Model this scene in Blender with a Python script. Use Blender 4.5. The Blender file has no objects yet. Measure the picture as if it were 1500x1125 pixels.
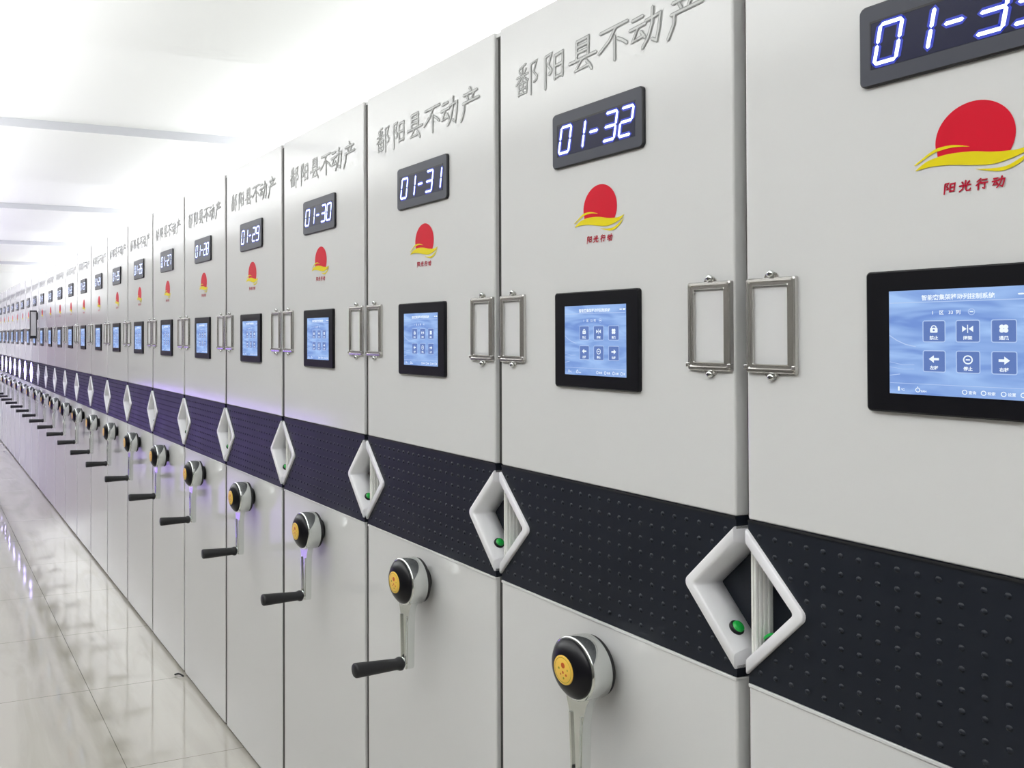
import bpy, bmesh, math, random
from mathutils import Vector, Matrix
S = bpy.context.scene
C = S.collection
PI = math.pi
random.seed(4)

# ---------------------------------------------------------------- camera
TH, PITCH, ROLL = 0.3862, 0.0110, -0.0011
fwd = Vector((-math.cos(TH) * math.cos(PITCH), math.sin(TH) * math.cos(PITCH), math.sin(PITCH)))
rgt = Vector((math.sin(TH), math.cos(TH), 0))
up = rgt.cross(fwd)
rgt, up = rgt * math.cos(ROLL) + up * math.sin(ROLL), up * math.cos(ROLL) - rgt * math.sin(ROLL)
cd = bpy.data.cameras.new('camera')
cam = bpy.data.objects.new('camera', cd)
C.objects.link(cam)
M3 = Matrix((rgt, up, -fwd)).transposed()
cam.matrix_world = Matrix.Translation((0, -1.1856, 1.6247)) @ M3.to_4x4()
cd.sensor_fit = 'HORIZONTAL'
cd.sensor_width = 36
cd.lens = 1321.2 / 1500 * 36
cd.shift_x = (750 - 418.13) / 1500
cd.shift_y = (477.49 - 562.5) / 1500
cd.clip_start = 0.02
S.camera = cam

# ---------------------------------------------------------------- light
w = bpy.data.worlds.new('world')
S.world = w
w.use_nodes = True
w.node_tree.nodes['Background'].inputs[0].default_value = (1, 1, 1, 1)
w.node_tree.nodes['Background'].inputs[1].default_value = 0.3


def area(name, loc, rot, sx, sy, power, col=(1, 1, 1)):
    l = bpy.data.lights.new(name, 'AREA')
    l.shape = 'RECTANGLE'
    l.size, l.size_y = sx, sy
    l.energy = power
    l.color = col
    o = bpy.data.objects.new(name, l)
    o.location = loc
    o.rotation_euler = rot
    C.objects.link(o)
    return o


# long unseen up-lights added to brighten the ceiling evenly; small ceiling lamps light the aisle
area('aisle_fill_uplight', (-8.6, -1.75, 2.25), (PI, 0, 0), 21.2, 0.5, 465, (0.985, 1, 1))
area('shelf_fill_uplight', (-8.6, 1.5, 2.36), (PI, 0, 0), 21.2, 0.9, 280, (0.985, 1, 1))
for x in (-0.3, 1.9):
    area('ceiling_lamp', (x, -1.7, 2.93), (0, 0, 0), 1.2, 0.4, 6, (1, 0.99, 0.97))
area('violet_fill', (-12.4, -2.6, 0.5), (PI / 2, 0, 0), 8.5, 0.6, 42, (0.34, 0.16, 1.0))  # unseen violet fill added to tint the far panels and band

S.view_settings.view_transform = 'Standard'
S.view_settings.look = 'None'
S.view_settings.exposure = 0.11
S.view_settings.gamma = 1.0
S.view_settings.use_curve_mapping = False
try:
    S.cycles.max_bounces = 10
    S.cycles.diffuse_bounces = 6
    S.cycles.glossy_bounces = 5
    S.cycles.caustics_reflective = False
    S.cycles.sample_clamp_indirect = 4.0
    S.cycles.use_denoising = True
except Exception:
    pass


# ---------------------------------------------------------------- materials
def lin(r, g, b):
    f = lambda c: (c / 255 / 12.92) if c <= 10 else ((c / 255 + .055) / 1.055) ** 2.4
    return (f(r), f(g), f(b), 1)


def mat(name, col, rough=.5, metal=0., coat=0., spec=.5, emit=None, es=0., noise=None, bump=0.):
    m = bpy.data.materials.new(name)
    m.use_nodes = True
    nt = m.node_tree
    b = nt.nodes['Principled BSDF']
    b.inputs['Base Color'].default_value = col
    b.inputs['Roughness'].default_value = rough
    b.inputs['Metallic'].default_value = metal
    b.inputs['Coat Weight'].default_value = coat
    b.inputs['Coat Roughness'].default_value = .06
    b.inputs['Specular IOR Level'].default_value = spec
    if emit:
        b.inputs['Emission Color'].default_value = emit
        b.inputs['Emission Strength'].default_value = es
    if noise:
        tc = nt.nodes.new('ShaderNodeTexCoord')
        n = nt.nodes.new('ShaderNodeTexNoise')
        n.inputs['Scale'].default_value = noise[0]
        n.inputs['Detail'].default_value = 4
        nt.links.new(tc.outputs['Object'], n.inputs['Vector'])
        r = nt.nodes.new('ShaderNodeMapRange')
        r.inputs['To Min'].default_value = rough * (1 - noise[1])
        r.inputs['To Max'].default_value = rough * (1 + noise[1])
        nt.links.new(n.outputs['Fac'], r.inputs['Value'])
        nt.links.new(r.outputs['Result'], b.inputs['Roughness'])
        if bump:
            bp = nt.nodes.new('ShaderNodeBump')
            bp.inputs['Strength'].default_value = bump
            bp.inputs['Distance'].default_value = .002
            nt.links.new(n.outputs['Fac'], bp.inputs['Height'])
            nt.links.new(bp.outputs['Normal'], b.inputs['Normal'])
    return m


M = {}
M['paint'] = mat('warm_grey_paint', lin(215, 215, 215), .11, noise=(3, .2), spec=.5)
M['carcass'] = mat('grey_steel', lin(160, 160, 156), .45)
M['band'] = mat('charcoal_laminate', lin(27, 31, 40), .40, spec=.3, noise=(8, .2))
M['white_plastic'] = mat('white_plastic', lin(250, 250, 254), .3)
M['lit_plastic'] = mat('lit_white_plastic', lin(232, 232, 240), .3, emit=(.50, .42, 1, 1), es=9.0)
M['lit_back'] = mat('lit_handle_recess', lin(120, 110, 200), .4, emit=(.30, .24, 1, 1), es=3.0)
M['gasket'] = mat('dark_edge_gasket', lin(62, 62, 60), .6)
M['seal'] = mat('ribbed_seal', lin(240, 240, 236), .5)
M['green'] = mat('green_button', lin(20, 160, 62), .3)
M['black_gloss'] = mat('black_plastic', lin(13, 13, 19), .3, spec=.3)
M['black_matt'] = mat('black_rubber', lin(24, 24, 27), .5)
M['bezel'] = mat('display_bezel', lin(60, 62, 73), .38, spec=.4)
M['bezel_edge'] = mat('display_bezel_edge', lin(18, 18, 26), .35)
M['window'] = mat('display_window', lin(22, 24, 56), .3, spec=.3)
M['led'] = mat('led_segment', (.9, .95, 1, 1), .4, emit=(.74, .88, 1, 1), es=1.5)
M['led_halo'] = mat('led_segment_glow', (.01, .015, .10, 1), .4, emit=(.015, .04, .62, 1), es=.6)  # blue glow around the lit segments, put in as a wider underlay
M['red'] = mat('red_print', lin(205, 6, 40), .45, spec=.2)
M['dark_red'] = mat('dark_red_print', lin(170, 6, 44), .5, spec=.2)
M['yellow'] = mat('yellow_print', lin(222, 204, 14), .45, spec=.2)
M['frame'] = mat('brushed_nickel', lin(214, 212, 209), .22, metal=1.0)
M['card'] = mat('white_card', lin(210, 210, 211), .6)
M['chrome'] = mat('chrome', lin(225, 228, 226), .07, metal=1.0)
M['badge'] = mat('yellow_badge', lin(240, 196, 84), .4)
M['badge_mark'] = mat('orange_badge_mark', lin(200, 90, 30), .4)
M['badge_green'] = mat('olive_badge_mark', lin(150, 150, 30), .4)
M['ink'] = mat('engraved_grey_line', lin(146, 148, 147), .5)
M['ink_fill'] = mat('engraved_pale_fill', lin(200, 201, 200), .4)
M['icon'] = mat('screen_white', (.05, .06, .08, 1), .4, emit=(.86, .93, 1, 1), es=.9)
M['line'] = mat('screen_pale_line', (.04, .05, .08, 1), .4, emit=(.50, .66, .98, 1), es=.75)
M['tile'] = mat('screen_button', (.02, .03, .06, 1), .4, emit=lin(92, 120, 184), es=.85)
M['maroon'] = mat('maroon_door', lin(92, 40, 60), .4)
M['wallp'] = mat('pale_wall_paint', lin(180, 179, 176), .7, noise=(20, .1))
M['opposite'] = mat('grey_wall_paint', lin(104, 101, 97), .6)
M['beam_shade'] = mat('shaded_beam_front', lin(200, 201, 207), .6)  # shade of the beam fronts put into a darker grey
M['grey_trim'] = mat('grey_trim', lin(150, 150, 150), .5)


def screen_mat():
    m = mat('screen_blue', (.02, .03, .06, 1), .25)
    nt = m.node_tree
    b = nt.nodes['Principled BSDF']
    tc = nt.nodes.new('ShaderNodeTexCoord')
    mp = nt.nodes.new('ShaderNodeMapping')
    mp.inputs['Scale'].default_value = (3, 1, 14)
    nt.links.new(tc.outputs['Object'], mp.inputs['Vector'])
    wv = nt.nodes.new('ShaderNodeTexNoise')
    wv.inputs['Scale'].default_value = 3.2
    wv.inputs['Distortion'].default_value = 1.2
    nt.links.new(mp.outputs['Vector'], wv.inputs['Vector'])
    cr = nt.nodes.new('ShaderNodeValToRGB')
    cr.color_ramp.elements[0].position = .3
    cr.color_ramp.elements[0].color = lin(104, 136, 200)
    cr.color_ramp.elements[1].position = .72
    cr.color_ramp.elements[1].color = lin(156, 188, 232)
    nt.links.new(wv.outputs['Fac'], cr.inputs['Fac'])
    nt.links.new(cr.outputs['Color'], b.inputs['Emission Color'])
    b.inputs['Emission Strength'].default_value = 1.0
    return m


M['screen'] = screen_mat()


def floor_mat():
    m = mat('glossy_porcelain_tile', lin(185, 184, 180), .09)
    nt = m.node_tree
    b = nt.nodes['Principled BSDF']
    tc = nt.nodes.new('ShaderNodeTexCoord')
    sp = nt.nodes.new('ShaderNodeSeparateXYZ')
    nt.links.new(tc.outputs['Object'], sp.inputs[0])

    def mth(op, a, c=None, v2=None):
        n = nt.nodes.new('ShaderNodeMath')
        n.operation = op
        for i, x in enumerate((a, c, v2)):
            if x is None:
                continue
            if isinstance(x, (int, float)):
                n.inputs[i].default_value = x
            else:
                nt.links.new(x, n.inputs[i])
        return n.outputs[0]

    def grout(o, off):
        a = mth('ADD', o, off + 80.0)
        a = mth('MODULO', a, .81)
        a = mth('SUBTRACT', a, .405)
        a = mth('ABSOLUTE', a)
        return mth('GREATER_THAN', a, .405 - .0016)
    gx = grout(sp.outputs['X'], 4.19 - 80.0 + 81.0)
    gy = grout(sp.outputs['Y'], .455 - 80.0 + 81.0)
    g = mth('MAXIMUM', gx, gy)
    # veins and scuffs of the stone-look tile
    mp = nt.nodes.new('ShaderNodeMapping')
    mp.inputs['Scale'].default_value = (.5, 3.0, 1)
    nt.links.new(tc.outputs['Object'], mp.inputs['Vector'])
    n1 = nt.nodes.new('ShaderNodeTexNoise')
    n1.inputs['Scale'].default_value = 2.4
    n1.inputs['Detail'].default_value = 8
    n1.inputs['Distortion'].default_value = 1.0
    nt.links.new(mp.outputs['Vector'], n1.inputs['Vector'])
    cr = nt.nodes.new('ShaderNodeValToRGB')
    cr.color_ramp.elements[0].position = .36
    cr.color_ramp.elements[0].color = lin(163, 159, 150)
    cr.color_ramp.elements[1].position = .55
    cr.color_ramp.elements[1].color = lin(173, 169, 161)
    nt.links.new(n1.outputs['Fac'], cr.inputs['Fac'])
    mx = nt.nodes.new('ShaderNodeMix')
    mx.data_type = 'RGBA'
    nt.links.new(g, mx.inputs['Factor'])
    nt.links.new(cr.outputs['Color'], mx.inputs['A'])
    mx.inputs['B'].default_value = lin(108, 105, 97)
    nt.links.new(mx.outputs['Result'], b.inputs['Base Color'])
    mr = nt.nodes.new('ShaderNodeMapRange')
    mr.inputs['To Min'].default_value = .02
    mr.inputs['To Max'].default_value = .09
    nt.links.new(n1.outputs['Fac'], mr.inputs['Value'])
    nt.links.new(mr.outputs['Result'], b.inputs['Roughness'])
    return m


M['floor'] = floor_mat()
M['ceiling'] = mat('white_ceiling_paint', lin(240, 241, 240), .7, noise=(15, .1))

# ---------------------------------------------------------------- mesh helpers


class MB:
    def __init__(s, *mats):
        s.bm = bmesh.new()
        s.mats = [M[m] for m in mats]

    def face(s, pts, mi=0, smooth=False):
        vs = [s.bm.verts.new(p) for p in pts]
        f = s.bm.faces.new(vs)
        f.material_index = mi
        f.smooth = smooth
        return f

    def prism(s, pts, y0, y1, mi=0):
        """outline in (x, z), swept from y0 (front) to y1 (back)"""
        a = [s.bm.verts.new((x, y0, z)) for x, z in pts]
        b = [s.bm.verts.new((x, y1, z)) for x, z in pts]
        n = len(pts)
        fs = [s.bm.faces.new(a), s.bm.faces.new(b[::-1])]
        for i in range(n):
            fs.append(s.bm.faces.new((a[i], b[i], b[(i + 1) % n], a[(i + 1) % n])))
        for f in fs:
            f.material_index = mi
        return fs

    def box(s, x0, x1, y0, y1, z0, z1, mi=0, bev=0., seg=2):
        before = set(s.bm.verts)
        s.prism([(x0, z0), (x1, z0), (x1, z1), (x0, z1)], y0, y1, mi)
        if bev:
            nv = [v for v in s.bm.verts if v not in before]
            es = list({e for v in nv for e in v.link_edges})
            r = bmesh.ops.bevel(s.bm, geom=es, offset=bev, segments=seg, affect='EDGES', profile=.5)
            for f in r['faces']:
                f.material_index = mi

    def rounded(s, x0, x1, z0, z1, r, y0, y1, mi=0, n=5, front_mi=None, chamfer=0.):
        pts = rrect(x0, x1, z0, z1, r, n)
        fs = s.prism(pts, y0 + chamfer, y1, mi)
        if chamfer:
            fs[0].select = True
            inner = rrect(x0 + chamfer, x1 - chamfer, z0 + chamfer, z1 - chamfer, max(r - chamfer, .0004), n)
            s.bm.faces.remove(fs[0])
            a = [s.bm.verts.new((x, y0 + chamfer, z)) for x, z in pts]
            b = [s.bm.verts.new((x, y0, z)) for x, z in inner]
            k = len(pts)
            for i in range(k):
                f = s.bm.faces.new((a[i], a[(i + 1) % k], b[(i + 1) % k], b[i]))
                f.material_index = mi
            f = s.bm.faces.new(b)
            f.material_index = mi if front_mi is None else front_mi
        elif front_mi is not None:
            fs[0].material_index = front_mi
        return fs

    def lathe(s, prof, org, axis='y', seg=40, mi=0, smooth=True, mis=None):
        """prof: (radius, along) pairs; revolved about an axis through org"""
        rings = []
        for r, a in prof:
            ring = []
            for k in range(seg):
                t = 2 * PI * k / seg
                c, d = r * math.cos(t), r * math.sin(t)
                p = {'y': (c, a, d), 'x': (a, c, d), 'z': (c, d, a)}[axis]
                ring.append(s.bm.verts.new((org[0] + p[0], org[1] + p[1], org[2] + p[2])))
            rings.append(ring)
        for j in range(len(rings) - 1):
            for k in range(seg):
                f = s.bm.faces.new((rings[j][k], rings[j][(k + 1) % seg], rings[j + 1][(k + 1) % seg], rings[j + 1][k]))
                f.material_index = mis[j] if mis else mi
                f.smooth = smooth
        f = s.bm.faces.new(rings[0][::-1]); f.material_index = mis[0] if mis else mi
        f = s.bm.faces.new(rings[-1]); f.material_index = mis[-1] if mis else mi

    def ribbon(s, pts, wd, y, mi=0, cap=True, th=.0006):
        """flat pen stroke along (x, z) points with rounded ends and a hair of thickness"""
        P = [Vector(p) for p in pts]
        n = len(P)
        L, R = [], []
        ws = wd if isinstance(wd, (list, tuple)) else [wd] * n
        for i in range(n):
            if i == 0:
                d = (P[1] - P[0]).normalized()
            elif i == n - 1:
                d = (P[-1] - P[-2]).normalized()
            else:
                d = ((P[i] - P[i - 1]).normalized() + (P[i + 1] - P[i]).normalized())
                d = d.normalized() if d.length > 1e-6 else (P[i] - P[i - 1]).normalized()
            nn = Vector((-d.y, d.x))
            k = 1.0
            if 0 < i < n - 1:
                e = (P[i] - P[i - 1]).normalized()
                k = min(1.6, 1 / max(.5, abs(nn.dot(Vector((-e.y, e.x))))))
            L.append(P[i] + nn * ws[i] / 2 * k)
            R.append(P[i] - nn * ws[i] / 2 * k)
        out = list(L)
        if cap:
            d = (P[-1] - P[-2]).normalized()
            out += [P[-1] + d * ws[-1] * .5]
        out += R[::-1]
        if cap:
            d = (P[0] - P[1]).normalized()
            out += [P[0] + d * ws[0] * .5]
        vs = [s.bm.verts.new((p.x, y, p.y)) for p in out]
        m = n + (1 if cap else 0)
        lo = vs[:n]
        hi = vs[m:m + n][::-1]
        for i in range(n - 1):
            f = s.bm.faces.new((lo[i], lo[i + 1], hi[i + 1], hi[i]))
            f.material_index = mi
        if cap:
            f = s.bm.faces.new((lo[-1], vs[n], hi[-1])); f.material_index = mi
            f = s.bm.faces.new((hi[0], vs[-1], lo[0])); f.material_index = mi

    def done(s, name, smooth_angle=None):
        bm = s.bm
        bmesh.ops.recalc_face_normals(bm, faces=bm.faces)
        me = bpy.data.meshes.new(name)
        bm.to_mesh(me)
        bm.free()
        for m in s.mats:
            me.materials.append(m)
        return me


def rrect(x0, x1, z0, z1, r, n=5):
    pts = []
    for cx, cz, a0 in ((x1 - r, z0 + r, -90), (x1 - r, z1 - r, 0), (x0 + r, z1 - r, 90), (x0 + r, z0 + r, 180)):
        for k in range(n + 1):
            a = math.radians(a0 + 90 * k / n)
            pts.append((cx + r * math.cos(a), cz + r * math.sin(a)))
    return pts


def part(name, me, parent, loc=(0, 0, 0), label=None):
    o = bpy.data.objects.new(name, me)
    C.objects.link(o)
    o.parent = parent
    o.location = loc
    if label:
        o['label'] = label
    return o


def struct(name, me):
    o = bpy.data.objects.new(name, me)
    C.objects.link(o)
    o['kind'] = 'structure'
    return o


# ---------------------------------------------------------------- the room
X0, PITCHW, CW, H = -1.0232, .635, .613, 2.3     # first seam, cabinet pitch, cabinet width, cabinet height
XF, XN, YL, YR = -19.4, 3.4, -2.7, 3.2
ZC, ZB = 3.0, 2.945

mb = MB('floor')
mb.box(XF, XN, YL, YR, -.1, 0)
struct('floor', mb.done('floor'))

mb = MB('ceiling', 'beam_shade')
prof = [(XN, ZC)]
x = -2.1 + 3.8
edges = []
for k in range(7):
    xn = -2.1 + 3.79 * (1 - k)        # front edge of a shallow wide beam
    xf = xn - 2.0
    if xn > XN:
        continue
    edges.append((xn, xf))
for xn, xf in edges:
    if xf < XF:
        break
    prof += [(xn, ZC), (xn, ZB), (xf, ZB), (xf, ZC)]
prof += [(XF, ZC), (XF, ZC + .15), (XN, ZC + .15)]
vsA = [(px, YL, pz) for px, pz in prof]
vsB = [(px, YR, pz) for px, pz in prof]
n = len(prof)
a = [mb.bm.verts.new(p) for p in vsA]
b = [mb.bm.verts.new(p) for p in vsB]
for i in range(n):
    if (a[i].co - a[(i + 1) % n].co).length < 1e-6:
        continue
    f = mb.bm.faces.new((a[i], b[i], b[(i + 1) % n], a[(i + 1) % n]))
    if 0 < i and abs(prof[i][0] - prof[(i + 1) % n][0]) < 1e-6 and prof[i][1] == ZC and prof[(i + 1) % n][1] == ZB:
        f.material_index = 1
mb.bm.faces.new(a); mb.bm.faces.new(b[::-1])
struct('ceiling', mb.done('ceiling'))

for nm, bx in (('wall_left', (XF, XN, YL - .1, YL, 0, ZC)), ('wall_right', (XF, XN, YR, YR + .1, 0, ZC)),
               ('wall_back', (XF - .1, XF, YL, YR, 0, ZC)), ('wall_front', (XN, XN + .1, YL, YR, 0, ZC))):
    mb = MB('opposite' if nm == 'wall_left' else 'ceiling' if nm == 'wall_back' else 'wallp')
    mb.box(*bx)
    struct(nm, mb.done(nm))
# double door in the far end wall (the row of panels mirrors it)
dr = MB('maroon', 'grey_trim')
dr.box(XF + .001, XF + .05, -2.55, -1.84, .01, 2.1, 0, .004)
dr.box(XF + .001, XF + .05, -1.83, -1.12, .01, 2.1, 0, .004)
for y0 in (-2.45, -1.73):
    for z0, z1 in ((.15, .95), (1.1, 1.98)):
        dr.box(XF + .05, XF + .062, y0, y0 + .5, z0, z1, 0, .005)
dob = struct('door_1', dr.done('door_1'))
hd = MB('chrome')
hd.lathe([(.012, -.06), (.012, .06)], (XF + .09, -1.88, 1.05), 'z', 12)
hd.box(XF + .05, XF + .09, -1.885, -1.875, 1.0, 1.012)
hd.box(XF + .05, XF + .09, -1.885, -1.875, 1.088, 1.1)
part('door_handle', hd.done('door_handle'), dob)

# ---------------------------------------------------------------- cabinet part meshes (cabinet-local: x 0..CW, front face y=0)
BZ0, BZ1 = 1.090, 1.341               # dark band
ZT, ZM, ZL, HW = 1.326, 1.2175, 1.104, .1015   # diamond grip: top, tip, bottom, half width


def half_diamond(d, r, n=6):
    """outline of the left-edge half (x from 0), shrunk by d, with its tip rounded by r; from top to bottom"""
    A, T, B = Vector((0, ZT)), Vector((HW, ZM)), Vector((0, ZL))

    def off(p, q):
        u = (q - p).normalized()
        nn = Vector((u.y, -u.x))      # right of the direction of travel
        if nn.x > 0:
            nn = -nn
        return p + nn * d, u
    p1, u1 = off(A, T)
    p2, u2 = off(T, B)
    t = ((p2 - p1).x * u2.y - (p2 - p1).y * u2.x) / (u1.x * u2.y - u1.y * u2.x)
    T2 = p1 + u1 * t
    A2 = p1 + u1 * (-p1.x / u1.x)
    B2 = p2 + u2 * (-p2.x / u2.x)
    half = math.acos(max(-1, min(1, (-u1).dot(u2)))) / 2
    tl = r / math.tan(half)
    s, e = T2 - u1 * tl, T2 + u2 * tl
    bis = ((-u1) + u2).normalized()
    c = T2 + bis * (r / math.sin(half))
    a0 = math.atan2(s.y - c.y, s.x - c.x)
    a1 = math.atan2(e.y - c.y, e.x - c.x)
    pts = [A2]
    for k in range(n + 1):
        a = a0 + (a1 - a0) * k / n
        pts.append(Vector((c.x + r * math.cos(a), c.y + r * math.sin(a))))
    pts.append(B2)
    return pts


def mir(me_pts):
    return [(CW - x, z) for x, z in me_pts]


def body_mesh():
    m = MB('paint', 'carcass', 'black_matt')
    m.box(0, CW, 0, .058, .014, BZ0, 0, .0035, 3)
    m.box(0, CW, 0, .058, BZ1, H, 0, .0035, 3)
    m.box(.004, CW - .004, .058, 1.6, .014, H - .004, 1)
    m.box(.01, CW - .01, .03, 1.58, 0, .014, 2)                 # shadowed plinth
    m.box(CW - .002, CW + .016, .006, 1.6, H - .012, H - .003, 0, .001)   # top lip over the gap
    m.box(.0, CW, -.0015, .01, BZ0 - .006, BZ0 - .0005, 0, .001)     # thin pale bead under the band
    return m.done('body')


def band_mesh():
    m = MB('band', 'black_matt')
    hd_ = [(0, BZ1 - .0002)] + [(v.x, v.y) for v in half_diamond(.003, .012)] + [(0, BZ0 + .0002)]
    fr = [[m.bm.verts.new((x, .0005, z)) for x, z in ((a, c), (CW - a, c))] for a, c in hd_]
    bk = [[m.bm.verts.new((x, .05, z)) for x, z in ((a, c), (CW - a, c))] for a, c in hd_]
    for i in range(len(hd_) - 1):
        m.bm.faces.new((fr[i][0], fr[i][1], fr[i + 1][1], fr[i + 1][0]))
        for k in (0, 1):
            m.bm.faces.new((fr[i][k], fr[i + 1][k], bk[i + 1][k], bk[i][k]))
    for i in (0, -1):
        m.bm.faces.new((fr[i][0], fr[i][1], bk[i][1], bk[i][0]))
    m.box(0.001, CW - .001, .05, .0575, BZ0 + .001, BZ1 - .001, 0)
    m.box(.0005, CW - .0005, -.0012, .006, BZ1 - .004, BZ1 - .0004, 1)   # black edge line along the top
    # rows of little domes embossed on the laminate
    for i in range(23):
        for j in range(9):
            cx = .0205 + i * .026
            cz = BZ0 + .022 + j * .0258
            edge = min(cx, CW - cx)
            if edge < HW + .006:
                if cz > ZM:
                    lim = HW * (ZT - cz) / (ZT - ZM)
                else:
                    lim = HW * (cz - ZL) / (ZM - ZL)
                if edge < lim + .010:
                    continue
            ring = []
            for rr, yy in ((.0042, .0006), (.0028, -.0011)):
                ring.append([m.bm.verts.new((cx + rr * math.cos(2 * PI * k / 8), yy, cz + rr * math.sin(2 * PI * k / 8))) for k in range(8)])
            top = m.bm.verts.new((cx, -.0016, cz))
            for k in range(8):
                f = m.bm.faces.new((ring[0][k], ring[0][(k + 1) % 8], ring[1][(k + 1) % 8], ring[1][k])); f.smooth = True
                f = m.bm.faces.new((ring[1][k], ring[1][(k + 1) % 8], top)); f.smooth = True
    bm = m.bm
    bmesh.ops.triangulate(bm, faces=[f for f in bm.faces if len(f.verts) > 4])
    return m.done('band')


PROF = [(0, .048), (0, -.003), (.0006, -.0050), (.0022, -.0060), (.0128, -.0060), (.0150, -.0050), (.0162, -.0020), (.0172, .004),
        (.0195, .020), (.0225, .0492), (.008, .0496)]


def handle_mesh(side, lit=False):
    m = MB('lit_plastic' if lit else 'white_plastic', 'lit_back' if lit else 'band')
    loops = []
    for d, y in PROF:
        pts = half_diamond(d, max(.0025, .013 - .45 * d))
        loops.append([m.bm.verts.new(((CW - p.x) if side > 0 else p.x, y, p.y)) for p in pts])
    k = len(PROF)
    for j in range(k):
        A, B = loops[j], loops[(j + 1) % k]
        for i in range(len(A) - 1):
            f = m.bm.faces.new((A[i], A[i + 1], B[i + 1], B[i]))
            f.smooth = True
    m.bm.faces.new([l[0] for l in loops])
    m.bm.faces.new([l[-1] for l in loops][::-1])
    if lit:
        pts = half_diamond(.0215, .003)
        m.face([((CW - p.x) if side > 0 else p.x, .0488, p.y) for p in pts], 1)
    bmesh.ops.triangulate(m.bm, faces=[f for f in m.bm.faces if len(f.verts) > 4])
    return m.done('recessed_handle')


def button_mesh(side):
    """green push button on the lower inner wall of the grip"""
    m = MB('black_gloss', 'green')
    prof = [(.0118, -.002), (.0118, .0035), (.0100, .0050), (.0092, .0050), (.0088, .0085), (.0066, .0100), (.0005, .0104)]
    m.lathe(prof, (0, 0, 0), 'z', 20, mis=[0, 0, 0, 1, 1, 1, 1])
    # stand it on the slope of the lower wall
    u = Vector((HW, 0, ZM - ZL)).normalized()          # along the lower wall from bottom to tip
    nrm = Vector((-u.z, 0, u.x))
    if side > 0:
        nrm.x = -nrm.x
    q = Vector((0, 0, 1)).rotation_difference(nrm)
    t = .36
    px, pz = HW * t, ZL + (ZM - ZL) * t
    nn = Vector((-u.z, 0, u.x)) * .0195
    px, pz = px + nn.x, pz + nn.z
    if side > 0:
        px = CW - px
    bmesh.ops.transform(m.bm, matrix=Matrix.Translation((px, .024, pz)) @ q.to_matrix().to_4x4(), verts=m.bm.verts)
    return m.done('button')


def seal_mesh():
    m = MB('seal')
    m.box(.0002, .003, .006, .049, ZL + .004, ZT - .005)
    for y in (.008, .017, .026, .036):
        m.box(.003, .0062, y, y + .0055, ZL + .006, ZT - .008, 0, .0012)
    return m.done('seal_strip')


def gasket_mesh(y0):
    m = MB('gasket')
    m.box(CW - .001, CW + .017, y0, y0 + .02, .02, BZ0, 0, .002)
    m.box(CW - .001, CW + .017, y0, y0 + .02, BZ1, H - .013, 0, .002)
    return m.done('edge_gasket')


def bezel_mesh():
    m = MB('bezel_edge', 'bezel')
    m.rounded(.184, .429, 1.957, 2.066, .009, -.007, .002, 0, 5, front_mi=1, chamfer=.002)
    return m.done('number_display')


def window_mesh():
    m = MB('window', 'bezel_edge')
    m.box(.2005, .4105, -.0074, -.004, 1.979, 2.0425, 0)
    m.box(.1995, .4115, -.0077, -.0045, 2.0405, 2.0435, 1)
    m.box(.1995, .2015, -.0077, -.0045, 1.979, 2.043, 1)
    return m.done('display_window')


SEG = {'0': 'abcdef', '1': 'bc', '2': 'abged', '3': 'abgcd', '4': 'fgbc', '5': 'afgcd', '6': 'afgedc', '7': 'abc', '8': 'abcdefg',
       '9': 'abcfgd', '-': 'g'}


DIG = {}


def digit_mesh(ch):
    if ch in DIG:
        return DIG[ch]
    m = MB('led', 'led_halo')
    w_, h_, z0 = .0285, .050, 1.9855
    wd = w_ if ch != '-' else .023
    g = .0022
    ln = {'a': ((g, 2), (wd - g, 2)), 'g': ((g, 1), (wd - g, 1)), 'd': ((g, 0), (wd - g, 0)),
          'f': ((0, 2 - .10), (0, 1 + .11)), 'e': ((0, 1 - .11), (0, 0 + .10)),
          'b': ((wd, 2 - .10), (wd, 1 + .11)), 'c': ((wd, 1 - .11), (wd, 0 + .10))}
    for sgm in SEG[ch]:
        (xa, za), (xb, zb) = ln[sgm]
        pa = (xa + za * .0047, z0 + za * h_ / 2)
        pb = (xb + zb * .0047, z0 + zb * h_ / 2)
        m.ribbon([pa, pb], .0049, -.0080, 0)
        m.ribbon([pa, pb], .0118, -.0077, 1)
    DIG[ch] = m.done('digit')
    return DIG[ch]


def touch_mesh():
    m = MB('black_gloss')
    m.rounded(.190, .417, 1.524, 1.709, .006, -.008, .002, 0, 5, chamfer=.0022)
    return m.done('touch_panel')


def screen_mesh():
    m = MB('screen', 'line')
    m.box(.222, .3875, -.0084, -.004, 1.549, 1.682, 0)
    return m.done('screen')


def glyph(m, txt, x, z, size, y, mi, align='LEFT', width=None, bold=.015):
    """typeset characters as filled outlines"""
    cu = bpy.data.curves.new('lettering', 'FONT')
    cu.body = txt
    cu.size = size
    cu.resolution_u = 2
    cu.offset = bold * size
    cu.fill_mode = 'FRONT'
    cu.align_x = align
    o = bpy.data.objects.new('lettering', cu)
    C.objects.link(o)
    bpy.context.view_layer.update()
    me = bpy.data.meshes.new_from_object(o.evaluated_get(bpy.context.evaluated_depsgraph_get()))
    bpy.data.objects.remove(o)
    sx = 1.0
    if width and len(me.vertices):
        xs = [v.co.x for v in me.vertices]
        sx = width / max(1e-6, max(xs) - min(xs))
    vs = [m.bm.verts.new((x + v.co.x * sx, y, z + v.co.y)) for v in me.vertices]
    for p in me.polygons:
        try:
            f = m.bm.faces.new([vs[i] for i in p.vertices])
            f.material_index = mi
        except ValueError:
            pass
    bpy.data.meshes.remove(me)


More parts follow.
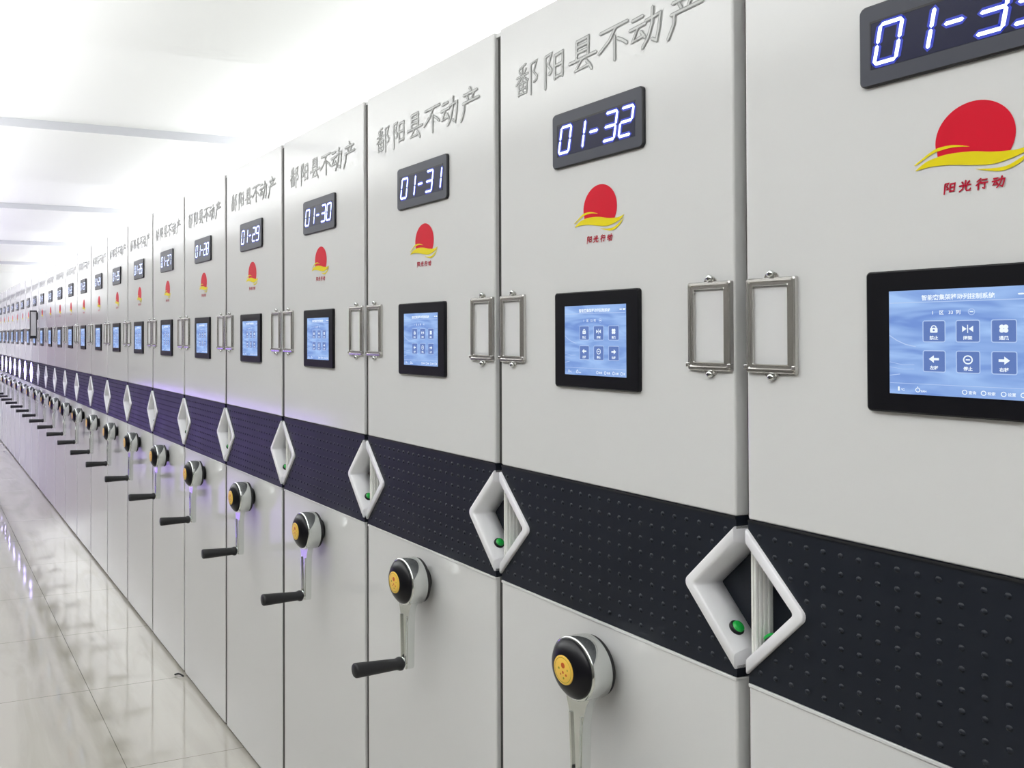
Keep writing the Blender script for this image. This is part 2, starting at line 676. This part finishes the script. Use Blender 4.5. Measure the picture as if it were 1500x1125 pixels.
def disc(m, cx, cz, r, y, mi, n=16, rx=None, a0=0, a1=360):
    rx = rx or r
    pts = [(cx + rx * math.cos(math.radians(a0 + (a1 - a0) * k / n)), y, cz + r * math.sin(math.radians(a0 + (a1 - a0) * k / n)))
           for k in range(n if a1 - a0 >= 360 else n + 1)]
    m.face(pts, mi)


def ringline(m, cx, cz, r, y, wd, mi, n=18, a0=0, a1=360):
    pts = [(cx + r * math.cos(math.radians(a0 + (a1 - a0) * k / n)), cz + r * math.sin(math.radians(a0 + (a1 - a0) * k / n))) for k in range(n + 1)]
    m.ribbon(pts, wd, y, mi, cap=False)


def interface_mesh(num):
    """what the touch screen shows: title bar, status row, six buttons, foot row"""
    m = MB('icon', 'line', 'tile')
    y = -.0088
    sx0, sx1 = .222, .3875
    # title bar and its rule
    m.ribbon([(sx0 + .001, 1.6665), (sx1 - .001, 1.6665)], .0011, y, 1, cap=False)
    glyph(m, '智能密集架移动列控制系统', .2635, 1.6692, .0074, y, 0, width=.084, bold=.02)
    m.ribbon([(.3725, 1.6725), (.3775, 1.6725)], .002, y, 0)
    m.ribbon([(.381, 1.6725), (.3855, 1.6725)], .003, y, 0)
    # status row
    glyph(m, '1', .2755, 1.6508, .0058, y, 0)
    glyph(m, '区', .2845, 1.6508, .0058, y, 0)
    glyph(m, num, .2955, 1.6508, .0058, y, 0)
    glyph(m, '列', .3040, 1.6508, .0058, y, 0)
    ringline(m, .3220, 1.6530, .0036, y, .0009, 1)
    m.ribbon([(.3203, 1.6530), (.3237, 1.6530)], .001, y, 0)
    # pale sweep across the left of the picture
    m.ribbon([(.2225, 1.6245), (.232, 1.6180), (.243, 1.6130), (.256, 1.6100)], .0012, y, 1, cap=False)
    m.ribbon([(.2225, 1.5725), (.236, 1.5745)], .0010, y, 1, cap=False)
    m.ribbon([(.2225, 1.5900), (.240, 1.5865), (.254, 1.5870)], .0006, y, 1, cap=False)
    m.ribbon([(.2225, 1.5835), (.240, 1.5810), (.254, 1.5815)], .0005, y, 1, cap=False)
    names = (('禁止', '闭架', '通风'), ('左移', '停止', '右移'))
    for r in range(2):
        for c in range(3):
            cx = .2785 + .0393 * c
            cz = 1.6295 - .0375 * r
            h = .0132
            pts = rrect(cx - h, cx + h, cz - h, cz + h, .002, 3)
            m.face([(px, y, pz) for px, pz in pts], 2)
            m.ribbon([*rrect(cx - h, cx + h, cz - h, cz + h, .002, 3), rrect(cx - h, cx + h, cz - h, cz + h, .002, 3)[0]], .0011, y - .0003, 1, cap=False)
            yy = y - .0005
            iz = cz + .0028
            glyph(m, names[r][c], cx, cz - .0100, .0052, yy, 0, 'CENTER', bold=.03)
            if (r, c) == (0, 0):      # padlock
                m.face([(px, yy, pz) for px, pz in rrect(cx - .0045, cx + .0045, iz - .0045, iz + .0015, .001, 2)], 0)
                ringline(m, cx, iz + .0015, .0028, yy, .0012, 0, 8, 0, 180)
                disc(m, cx, iz - .0014, .0013, yy - .0002, 2, 10)
            elif (r, c) == (0, 1):    # two arrowheads closing on a line
                m.ribbon([(cx, iz - .005), (cx, iz + .005)], .001, yy, 0, cap=False)
                for s in (-1, 1):
                    m.face([(cx + s * .0012, yy, iz), (cx + s * .0062, yy, iz + .0038), (cx + s * .0062, yy, iz - .0038)], 0)
            elif (r, c) == (0, 2):    # fan
                for a in range(4):
                    t = PI / 4 + a * PI / 2
                    disc(m, cx + .0030 * math.cos(t), iz + .0030 * math.sin(t), .0027, yy, 0, 12)
            elif (r, c) in ((1, 0), (1, 2)):
                s = -1 if c == 0 else 1
                m.face([(cx + s * .0062, yy, iz), (cx + s * .0002, yy, iz + .0048), (cx + s * .0002, yy, iz - .0048)], 0)
                m.ribbon([(cx - s * .0058, iz), (cx + s * .0005, iz)], .0030, yy, 0, cap=False)
            else:
                ringline(m, cx, iz, .0048, yy, .0015, 0)
                m.ribbon([(cx - .0024, iz), (cx + .0024, iz)], .0016, yy, 0, cap=False)
    # foot row
    m.ribbon([(sx0 + .001, 1.5628), (sx1 - .001, 1.5628)], .0007, y, 1, cap=False)
    m.face([(px, y, pz) for px, pz in rrect(.2330, .2352, 1.5528, 1.5585, .0008, 2)], 0)
    glyph(m, '℃', .2370, 1.5530, .0040, y, 0)
    ringline(m, .2580, 1.5550, .0026, y, .0009, 0, 12)
    m.ribbon([(.2580, 1.5576), (.2580, 1.5592)], .0009, y, 0)
    glyph(m, '%RH', .2615, 1.5525, .0036, y, 0)
    for x, t in ((.3135, '查询'), (.3345, '检索'), (.3560, '设置'), (.3765, '退')):
        ringline(m, x, 1.5553, .0026, y, .0009, 0, 12)
        glyph(m, t, x + .0042, 1.5535, .0044, y, 0)
    return m.done('screen_interface')


# ---- hand-drawn characters in a unit square
HAN = {
 'po': [[(.46, 1), (.15, .88)], [(.15, .82), (.22, .72)], [(.46, .84), (.38, .72)], [(.03, .63), (.56, .67)], [(.30, .92), (.30, .43)],
        [(.28, .64), (.18, .52), (.0, .40)], [(.33, .64), (.42, .54), (.56, .46)], [(.12, .40), (.13, .02)], [(.12, .39), (.50, .42), (.48, .05)],
        [(.14, .22), (.47, .24)], [(.31, .39), (.31, .07)], [(.13, .06), (.48, .07)],
        [(.68, .92), (.68, -.06)], [(.68, .91), (.94, .96), (.80, .64), (.95, .46), (.92, .34), (.80, .30)]],
 'yang': [[(.12, .92), (.12, -.08)], [(.12, .91), (.42, .96), (.27, .64), (.42, .46), (.40, .38), (.30, .34)],
          [(.58, .84), (.58, .12)], [(.58, .84), (.96, .88), (.94, .14)], [(.60, .52), (.92, .54)], [(.58, .17), (.94, .19)]],
 'xian': [[(.28, .96), (.28, .42)], [(.28, .95), (.72, .98), (.71, .42)], [(.30, .79), (.68, .80)], [(.30, .62), (.68, .63)],
          [(.0, .38), (1.0, .44)], [(.46, .38), (.24, .10), (.78, .15)], [(.64, .30), (.76, .16), (.84, .0)]],
 'bu': [[(.05, .88), (.98, .93)], [(.58, .90), (.36, .58), (.0, .32)], [(.54, .66), (.54, -.02)], [(.64, .56), (.80, .46), (.96, .32)]],
 'dong': [[(.08, .84), (.42, .87)], [(.0, .60), (.50, .64)], [(.26, .61), (.08, .27), (.46, .33)], [(.36, .46), (.49, .25)],
          [(.50, .70), (.96, .75), (.92, .40), (.84, .06), (.70, .15)], [(.73, 1.0), (.70, .55), (.58, .22), (.40, .0)]],
 'chan': [[(.48, 1.06), (.56, .92)], [(.14, .84), (.90, .88)], [(.33, .78), (.40, .64)], [(.70, .82), (.60, .64)], [(.10, .55), (1.0, .60)],
          [(.20, .55), (.17, .28), (.0, -.05)]],
 'guang': [[(.5, 1), (.5, .58)], [(.20, .90), (.33, .68)], [(.82, .92), (.66, .68)], [(.02, .54), (.98, .58)], [(.38, .55), (.32, .25), (.05, .02)],
           [(.60, .55), (.60, .15), (.68, .06), (.94, .08), (.97, .25)]],
 'xing': [[(.38, 1), (.10, .74)], [(.42, .72), (.05, .40)], [(.26, .55), (.26, -.02)], [(.50, .86), (.92, .89)], [(.45, .58), (1.0, .62)],
          [(.77, .59), (.77, .06), (.62, .15)]],
}


def lettering_mesh():
    m = MB('ink', 'ink_fill')
    cells = [('po', .058, .133), ('yang', .148, .212), ('xian', .229, .305), ('bu', .313, .389), ('dong', .393, .468), ('chan', .482, .556)]
    n = 0
    for ch, x0, x1 in cells:
        z0, z1 = 2.1335, 2.1985
        for st in HAN[ch]:
            pts = [(x0 + (x1 - x0) * a, z0 + (z1 - z0) * b) for a, b in st]
            thin = ch == 'po'
            y = -.0006 - .00002 * n
            m.ribbon(pts, .0052 if thin else .0074, y, 0)
            m.ribbon(pts, .0018 if thin else .0038, y - .0004, 1)
            n += 1
    return m.done('engraved_lettering')


def sun_mesh():
    m = MB('red')
    cx, cz, r = 0, 1.864, .0450
    pts = []
    for k in range(41):
        a = math.radians(-31 + (190 - -31) * k / 40)
        pts.append((cx + r * math.cos(a), cz + r * math.sin(a)))
    # lower edge follows the crest of the wave, sweeping into a tail
    pts += [(-.0432, 1.8560), (-.0425, 1.8485), (-.030, 1.8490), (-.014, 1.8480), (.002, 1.8460), (.020, 1.8420)]
    bmv = [m.bm.verts.new((x, -.0007, z)) for x, z in pts]
    f = m.bm.faces.new(bmv)
    bmesh.ops.triangulate(m.bm, faces=[f])
    return m.done('sun_emblem')


def swoosh(m, top, bot, y, mi=0):
    n = len(top)
    a = [m.bm.verts.new((x, y, z)) for x, z in top]
    b = [m.bm.verts.new((x, y, z)) for x, z in bot]
    for i in range(n - 1):
        f = m.bm.faces.new((a[i], a[i + 1], b[i + 1], b[i]))
        f.material_index = mi


def cr(pts, n=8):
    """smooth curve through points"""
    out = []
    P = [pts[0]] + list(pts) + [pts[-1]]
    for i in range(1, len(P) - 2):
        for k in range(n):
            t = k / n
            q = []
            for c in (0, 1):
                p0, p1, p2, p3 = P[i - 1][c], P[i][c], P[i + 1][c], P[i + 2][c]
                q.append(.5 * (2 * p1 + (p2 - p0) * t + (2 * p0 - 5 * p1 + 4 * p2 - p3) * t * t + (3 * p1 - p0 - 3 * p2 + p3) * t ** 3))
            out.append(tuple(q))
    out.append(pts[-1])
    return out


def wave_mesh():
    m = MB('yellow')
    swoosh(m, cr([(-.0710, 1.8427), (-.0495, 1.8566), (-.0370, 1.8600), (-.0225, 1.8596), (-.0050, 1.8546)]),
           cr([(-.0700, 1.8416), (-.0500, 1.8525), (-.0395, 1.8556), (-.0235, 1.8570), (-.0050, 1.8544)]), -.0011)
    swoosh(m, cr([(-.0695, 1.8357), (-.0559, 1.8445), (-.0408, 1.8484), (-.0250, 1.8496), (-.0014, 1.8478), (.0212, 1.8432), (.0420, 1.8412), (.0526, 1.8420), (.0640, 1.8450)]),
           cr([(-.0687, 1.8350), (-.0540, 1.8372), (-.0410, 1.8370), (-.0250, 1.8353), (-.0015, 1.8311), (.0178, 1.8287), (.0322, 1.8301), (.0526, 1.8362), (.0640, 1.8446)]), -.0012)
    swoosh(m, cr([(.0019, 1.8258), (.0211, 1.8236), (.0360, 1.8243), (.0525, 1.8324), (.0625, 1.8395)]),
           cr([(.0019, 1.8254), (.0188, 1.8207), (.0331, 1.8191), (.0500, 1.8258), (.0625, 1.8390)]), -.0011)
    return m.done('wave')


def caption_mesh():
    m = MB('dark_red')
    n = 0
    for i, ch in enumerate(('yang', 'guang', 'xing', 'dong')):
        x0 = -.0365 + .0185 * i
        z0 = 1.8010 - .0004 * i
        for st in HAN[ch]:
            pts = [(x0 + .0135 * a + .0015 * b, z0 + .0130 * b) for a, b in st]
            ws = [.0022] + [.0017] * (len(pts) - 1)
            m.ribbon(pts, ws, -.0008 - .00002 * n, 0)
            n += 1
    return m.done('emblem_caption')


def holder_mesh():
    """label holder, centred on x=0, hanging z 1.567..1.712"""
    m = MB('frame')
    x0, x1, z0, z1 = -.043, .043, 1.567, 1.712
    ox0, ox1, oz0, oz1 = -.0295, .0295, 1.5815, 1.699
    prof = [(0, 0), (.0008, -.0055), (.0025, -.0075), (.0060, -.0080), (.0075, -.0062), (.0115, -.0062), (.0125, -.0070), (.0132, -.0058), (.0132, -.0010)]
    loops = []
    for d, y in prof:
        fx = d / .0132
        pts = rrect(x0 + (ox0 - x0) * fx, x1 + (ox1 - x1) * fx, z0 + (oz0 - z0) * fx, z1 + (oz1 - z1) * fx, .003 * (1 - fx) + .0012 * fx, 3)
        loops.append([m.bm.verts.new((x, y, z)) for x, z in pts])
    for j in range(len(loops) - 1):
        A, B = loops[j], loops[j + 1]
        k = len(A)
        for i in range(k):
            m.bm.faces.new((A[i], A[(i + 1) % k], B[(i + 1) % k], B[i]))
    for zc, s in ((z1, 1), (z0, -1)):     # half-round screw tabs
        pts = [(.0125 * math.cos(a), zc + s * (-.002 + .0105 * math.sin(a))) for a in [PI * k / 10 for k in range(11)]]
        m.prism(pts, -.0022, 0)
    for x in (x0 + .002, x1 - .002):      # small end stops at the foot
        m.box(x - .003, x + .003, -.0095, -.001, z0 + .006, z0 + .013, 0, .001)
    return m.done('label_holder')


def card_mesh():
    m = MB('card')
    m.box(-.0300, .0300, -.0022, -.0004, 1.581, 1.6995, 0)
    return m.done('label_card')


def screw_mesh():
    m = MB('chrome', 'black_matt')
    m.lathe([(.0058, 0), (.0058, -.0030), (.0050, -.0048), (.0030, -.0060), (.0004, -.0064)], (0, 0, 0), 'y', 16)
    m.box(-.0026, .0026, -.0067, -.0055, -.0005, .0005, 1)
    m.box(-.0005, .0005, -.0067, -.0055, -.0026, .0026, 1)
    return m.done('screw')


AX, AZ = .313, 1.012                  # crank axis


def crank_mesh():
    """chrome drum with a tapering channel arm"""
    m = MB('chrome')
    R = .0575
    m.lathe([(R - .004, -.0235), (R, -.0270), (R, -.0660), (R - .0006, -.0690), (R - .004, -.0700), (.010, -.0700)], (AX, 0, AZ), 'y', 56)
    # arm outline flares into the drum
    L = [(-.047, -.030), (-.036, -.044), (-.0255, -.058), (-.0195, -.076), (-.0170, -.100), (-.0150, -.150), (-.0138, -.205)]
    tip = [(.0138 * math.cos(a), -.205 + .0138 * math.sin(a)) for a in [PI + PI * k / 8 for k in range(1, 8)]]
    Rr = [(-x, z) for x, z in L[::-1]]
    top = [(.04, -.01), (-.04, -.01)]
    pts = [(AX + x, AZ + z) for x, z in (L + tip + Rr + top)]
    fs = m.prism(pts, -.0610, -.0410)
    bmesh.ops.bevel(m.bm, geom=[e for e in fs[0].edges], offset=.0025, segments=2, affect='EDGES', profile=.5)
    # raised rails of the channel
    for s in (-1, 1):
        rail = [(AX + s * .0165, AZ - .085), (AX + s * .0150, AZ - .11), (AX + s * .0130, AZ - .155), (AX + s * .0118, AZ - .200)]
        ins = [(x - s * .0045, z) for x, z in rail]
        m.prism(rail + ins[::-1], -.0648, -.0600)
    bmesh.ops.triangulate(m.bm, faces=[f for f in m.bm.faces if len(f.verts) > 4])
    me = m.done('crank_handle')
    return me


def cap_mesh():
    m = MB('black_gloss')
    m.lathe([(.0530, -.0690), (.0535, -.0712), (.0515, -.0745), (.0455, -.0800), (.0380, -.0850), (.0300, -.0885), (.0270, -.0890), (.001, -.0890)],
            (AX, 0, AZ), 'y', 56)
    return m.done('crank_cap')


def badge_mesh():
    m = MB('badge', 'badge_mark', 'badge_green')
    m.lathe([(.0262, -.0888), (.0262, -.0902), (.0250, -.0908), (.001, -.0908)], (AX, 0, AZ), 'y', 40)
    y = -.0911
    disc(m, AX, AZ + .0085, .0052, y, 1, 14, rx=.0052)
    for a, b, r, k in ((-.011, .001, .0022, 2), (.000, -.004, .0026, 1), (.0085, -.007, .0024, 1), (.002, -.014, .0022, 2), (-.006, -.0085, .0018, 1),
                       (.012, .003, .0018, 2)):
        disc(m, AX + a, AZ + b, r, y, k, 10)
    ringline(m, AX, AZ, .0222, y, .0008, 2, 28)
    return m.done('crank_badge')


def back_ring_mesh():
    m = MB('black_matt')
    m.lathe([(.0300, .001), (.0300, -.0150), (.0530, -.0165), (.0545, -.0180), (.0545, -.0260), (.0520, -.0270)], (AX, 0, AZ), 'y', 48)
    return m.done('crank_back_ring')


def grip_mesh():
    m = MB('black_matt')
    m.lathe([(.0090, -.0600), (.0105, -.0650), (.0160, -.0700), (.0168, -.0730), (.0165, -.0780), (.0140, -.0830), (.0138, -.0880), (.0150, -.1200),
             (.0166, -.1600), (.0178, -.1930), (.0176, -.1975), (.0155, -.2005), (.0005, -.2010)], (AX, 0, AZ - .203), 'y', 28)
    return m.done('crank_grip')


def ferrule_mesh():
    m = MB('chrome')
    m.lathe([(.0110, -.0395), (.0110, -.0640), (.0098, -.0665)], (AX, 0, AZ - .203), 'y', 20)
    return m.done('grip_ferrule')


ME = dict(body=body_mesh(), band=band_mesh(), hl=handle_mesh(-1), hr=handle_mesh(1), hll=handle_mesh(-1, True), hrl=handle_mesh(1, True),
          bl=button_mesh(-1), br=button_mesh(1), seal=seal_mesh(), bezel=bezel_mesh(), window=window_mesh(), touch=touch_mesh(), screen=screen_mesh(),
          letters=lettering_mesh(), sun=sun_mesh(), wave=wave_mesh(), caption=caption_mesh(), holder=holder_mesh(), card=card_mesh(), screw=screw_mesh(),
          crank=crank_mesh(), cap=cap_mesh(), badge=badge_mesh(), ring=back_ring_mesh(), grip=grip_mesh(), ferrule=ferrule_mesh())

GASK = {1: .026, 2: .011, 3: .008, 4: .003, 5: .003, 6: .012, 7: .003, 8: .003, 9: .010, 10: .003, 11: .010, 12: .003}
for y_ in sorted(set(GASK.values())):
    ME['gasket%.3f' % y_] = gasket_mesh(y_)

ORD = ['nearest', 'second', 'third', 'fourth', 'fifth', 'sixth', 'seventh', 'eighth', 'ninth', 'tenth', 'eleventh', 'twelfth', 'thirteenth', 'fourteenth',
       'fifteenth', 'sixteenth', 'seventeenth', 'eighteenth', 'nineteenth', 'twentieth', 'twenty-first', 'twenty-second', 'twenty-third']


def cabinet(j):
    t = bpy.data.objects.new('mobile_cabinet', None)
    C.objects.link(t)
    t.empty_display_size = .1
    t.location = (X0 - PITCHW * j, 0, 0)
    t['category'] = 'cabinet'
    t['group'] = 'mobile archive cabinets in the row'
    if j == 0:
        t['label'] = 'pale grey mobile archive cabinet at the right edge, touch screen cut by the frame'
    elif j <= 4:
        t['label'] = 'pale grey mobile archive cabinet with 01-%d lit on its blue number display' % (33 - j)
    elif j <= 14:
        t['label'] = 'pale grey mobile archive cabinet with crank, %s from the right end of the row' % ORD[j]
    elif j == 22:
        t['label'] = 'pale grey mobile cabinet cut by the left edge, last of the row with glowing grips'
    else:
        t['label'] = 'distant pale cabinet with violet-lit diamond grips, %s from the right end' % ORD[j]
    part('body', ME['body'], t)
    part('band', ME['band'], t, label='dark charcoal dimpled band across the front')
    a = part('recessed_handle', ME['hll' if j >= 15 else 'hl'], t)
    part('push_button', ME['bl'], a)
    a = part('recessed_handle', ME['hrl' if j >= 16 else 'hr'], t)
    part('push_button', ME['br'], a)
    part('seal_strip', ME['seal'], t)
    if j:
        part('edge_gasket', ME['gasket%.3f' % GASK.get(j, .003)], t)
    a = part('number_display', ME['bezel'], t, (.004 if j == 0 else 0, 0, 0))
    part('display_window', ME['window'], a)
    for ch, x in zip('01-%02d' % (33 - j), (.2055, .2455, .2895, .3305, .3710)):
        part('hyphen' if ch == '-' else 'digit', digit_mesh(ch), a, (x, 0, 0))
    a = part('touch_panel', ME['touch'], t, (.005 if j == 0 else 0, 0, 0))
    part('screen', ME['screen'], a, label='lit blue touch screen')
    part('screen_interface', interface_mesh('%02d' % (33 - j)) if j < 5 else ME.setdefault('iface', interface_mesh('25')), a)
    part('engraved_lettering', ME['letters'], t, (0, 0, 0))
    a = part('sun_emblem', ME['sun'], t, ((.327 if j == 0 else .313), 0, 0))
    part('wave', ME['wave'], a)
    part('emblem_caption', ME['caption'], a)
    for x in (.046, .568):
        a = part('label_holder', ME['holder'], t, (x, 0, 0))
        part('label_card', ME['card'], a)
        part('screw', ME['screw'], a, (0, -.002, 1.7170))
        part('screw', ME['screw'], a, (0, -.002, 1.5620))
    a = part('crank_handle', ME['crank'], t)
    part('crank_cap', ME['cap'], a)
    part('crank_badge', ME['badge'], a)
    part('crank_back_ring', ME['ring'], a)
    part('crank_grip', ME['grip'], a)
    part('grip_ferrule', ME['ferrule'], a)
    return t


for j in range(23):
    cabinet(j)

# ---------------------------------------------------------------- small loose things
# framed white plate standing out from the row by the fifteenth seam
t = bpy.data.objects.new('notice_plate', None)
C.objects.link(t)
t.location = (X0 - PITCHW * 14 - .050, 0, 1.6)
t['label'] = 'small white plate in a dark frame jutting from the distant cabinets beside the lit grips'
t['category'] = 'plate'
m = MB('black_matt')
for bx in ((-.012, .004, -.085, -.077, 0, .30), (-.012, .004, -.020, -.012, 0, .30), (-.012, .004, -.077, -.020, .285, .30), (-.012, .004, -.077, -.020, 0, .03)):
    m.box(*bx)
m.box(-.010, .002, -.014, -.0002, .20, .28)
part('plate_frame', m.done('plate_frame'), t)
m = MB('card')
m.box(-.006, .000, -.078, -.019, .02, .29)
part('plate', m.done('plate'), t)

# bent scrap of dark cable on the floor at the foot of the row
cu = bpy.data.curves.new('cable_end', 'CURVE')
cu.dimensions = '3D'
cu.bevel_depth = .004
cu.bevel_resolution = 2
sp = cu.splines.new('BEZIER')
P = [(-4.215, -.045, .005), (-4.196, -.030, .013), (-4.178, -.012, .005)]
sp.bezier_points.add(len(P) - 1)
for bp_, p in zip(sp.bezier_points, P):
    bp_.co = p
    bp_.handle_left_type = bp_.handle_right_type = 'AUTO'
cu.use_fill_caps = True
o = bpy.data.objects.new('tmp', cu)
C.objects.link(o)
bpy.context.view_layer.update()
me = bpy.data.meshes.new_from_object(o.evaluated_get(bpy.context.evaluated_depsgraph_get()))
bpy.data.objects.remove(o)
me.materials.clear()
me.materials.append(M['black_matt'])
o = bpy.data.objects.new('cable_end', me)
C.objects.link(o)
o['label'] = 'tiny bent black cable end on the floor at the foot of the cabinets'
o['category'] = 'cable'
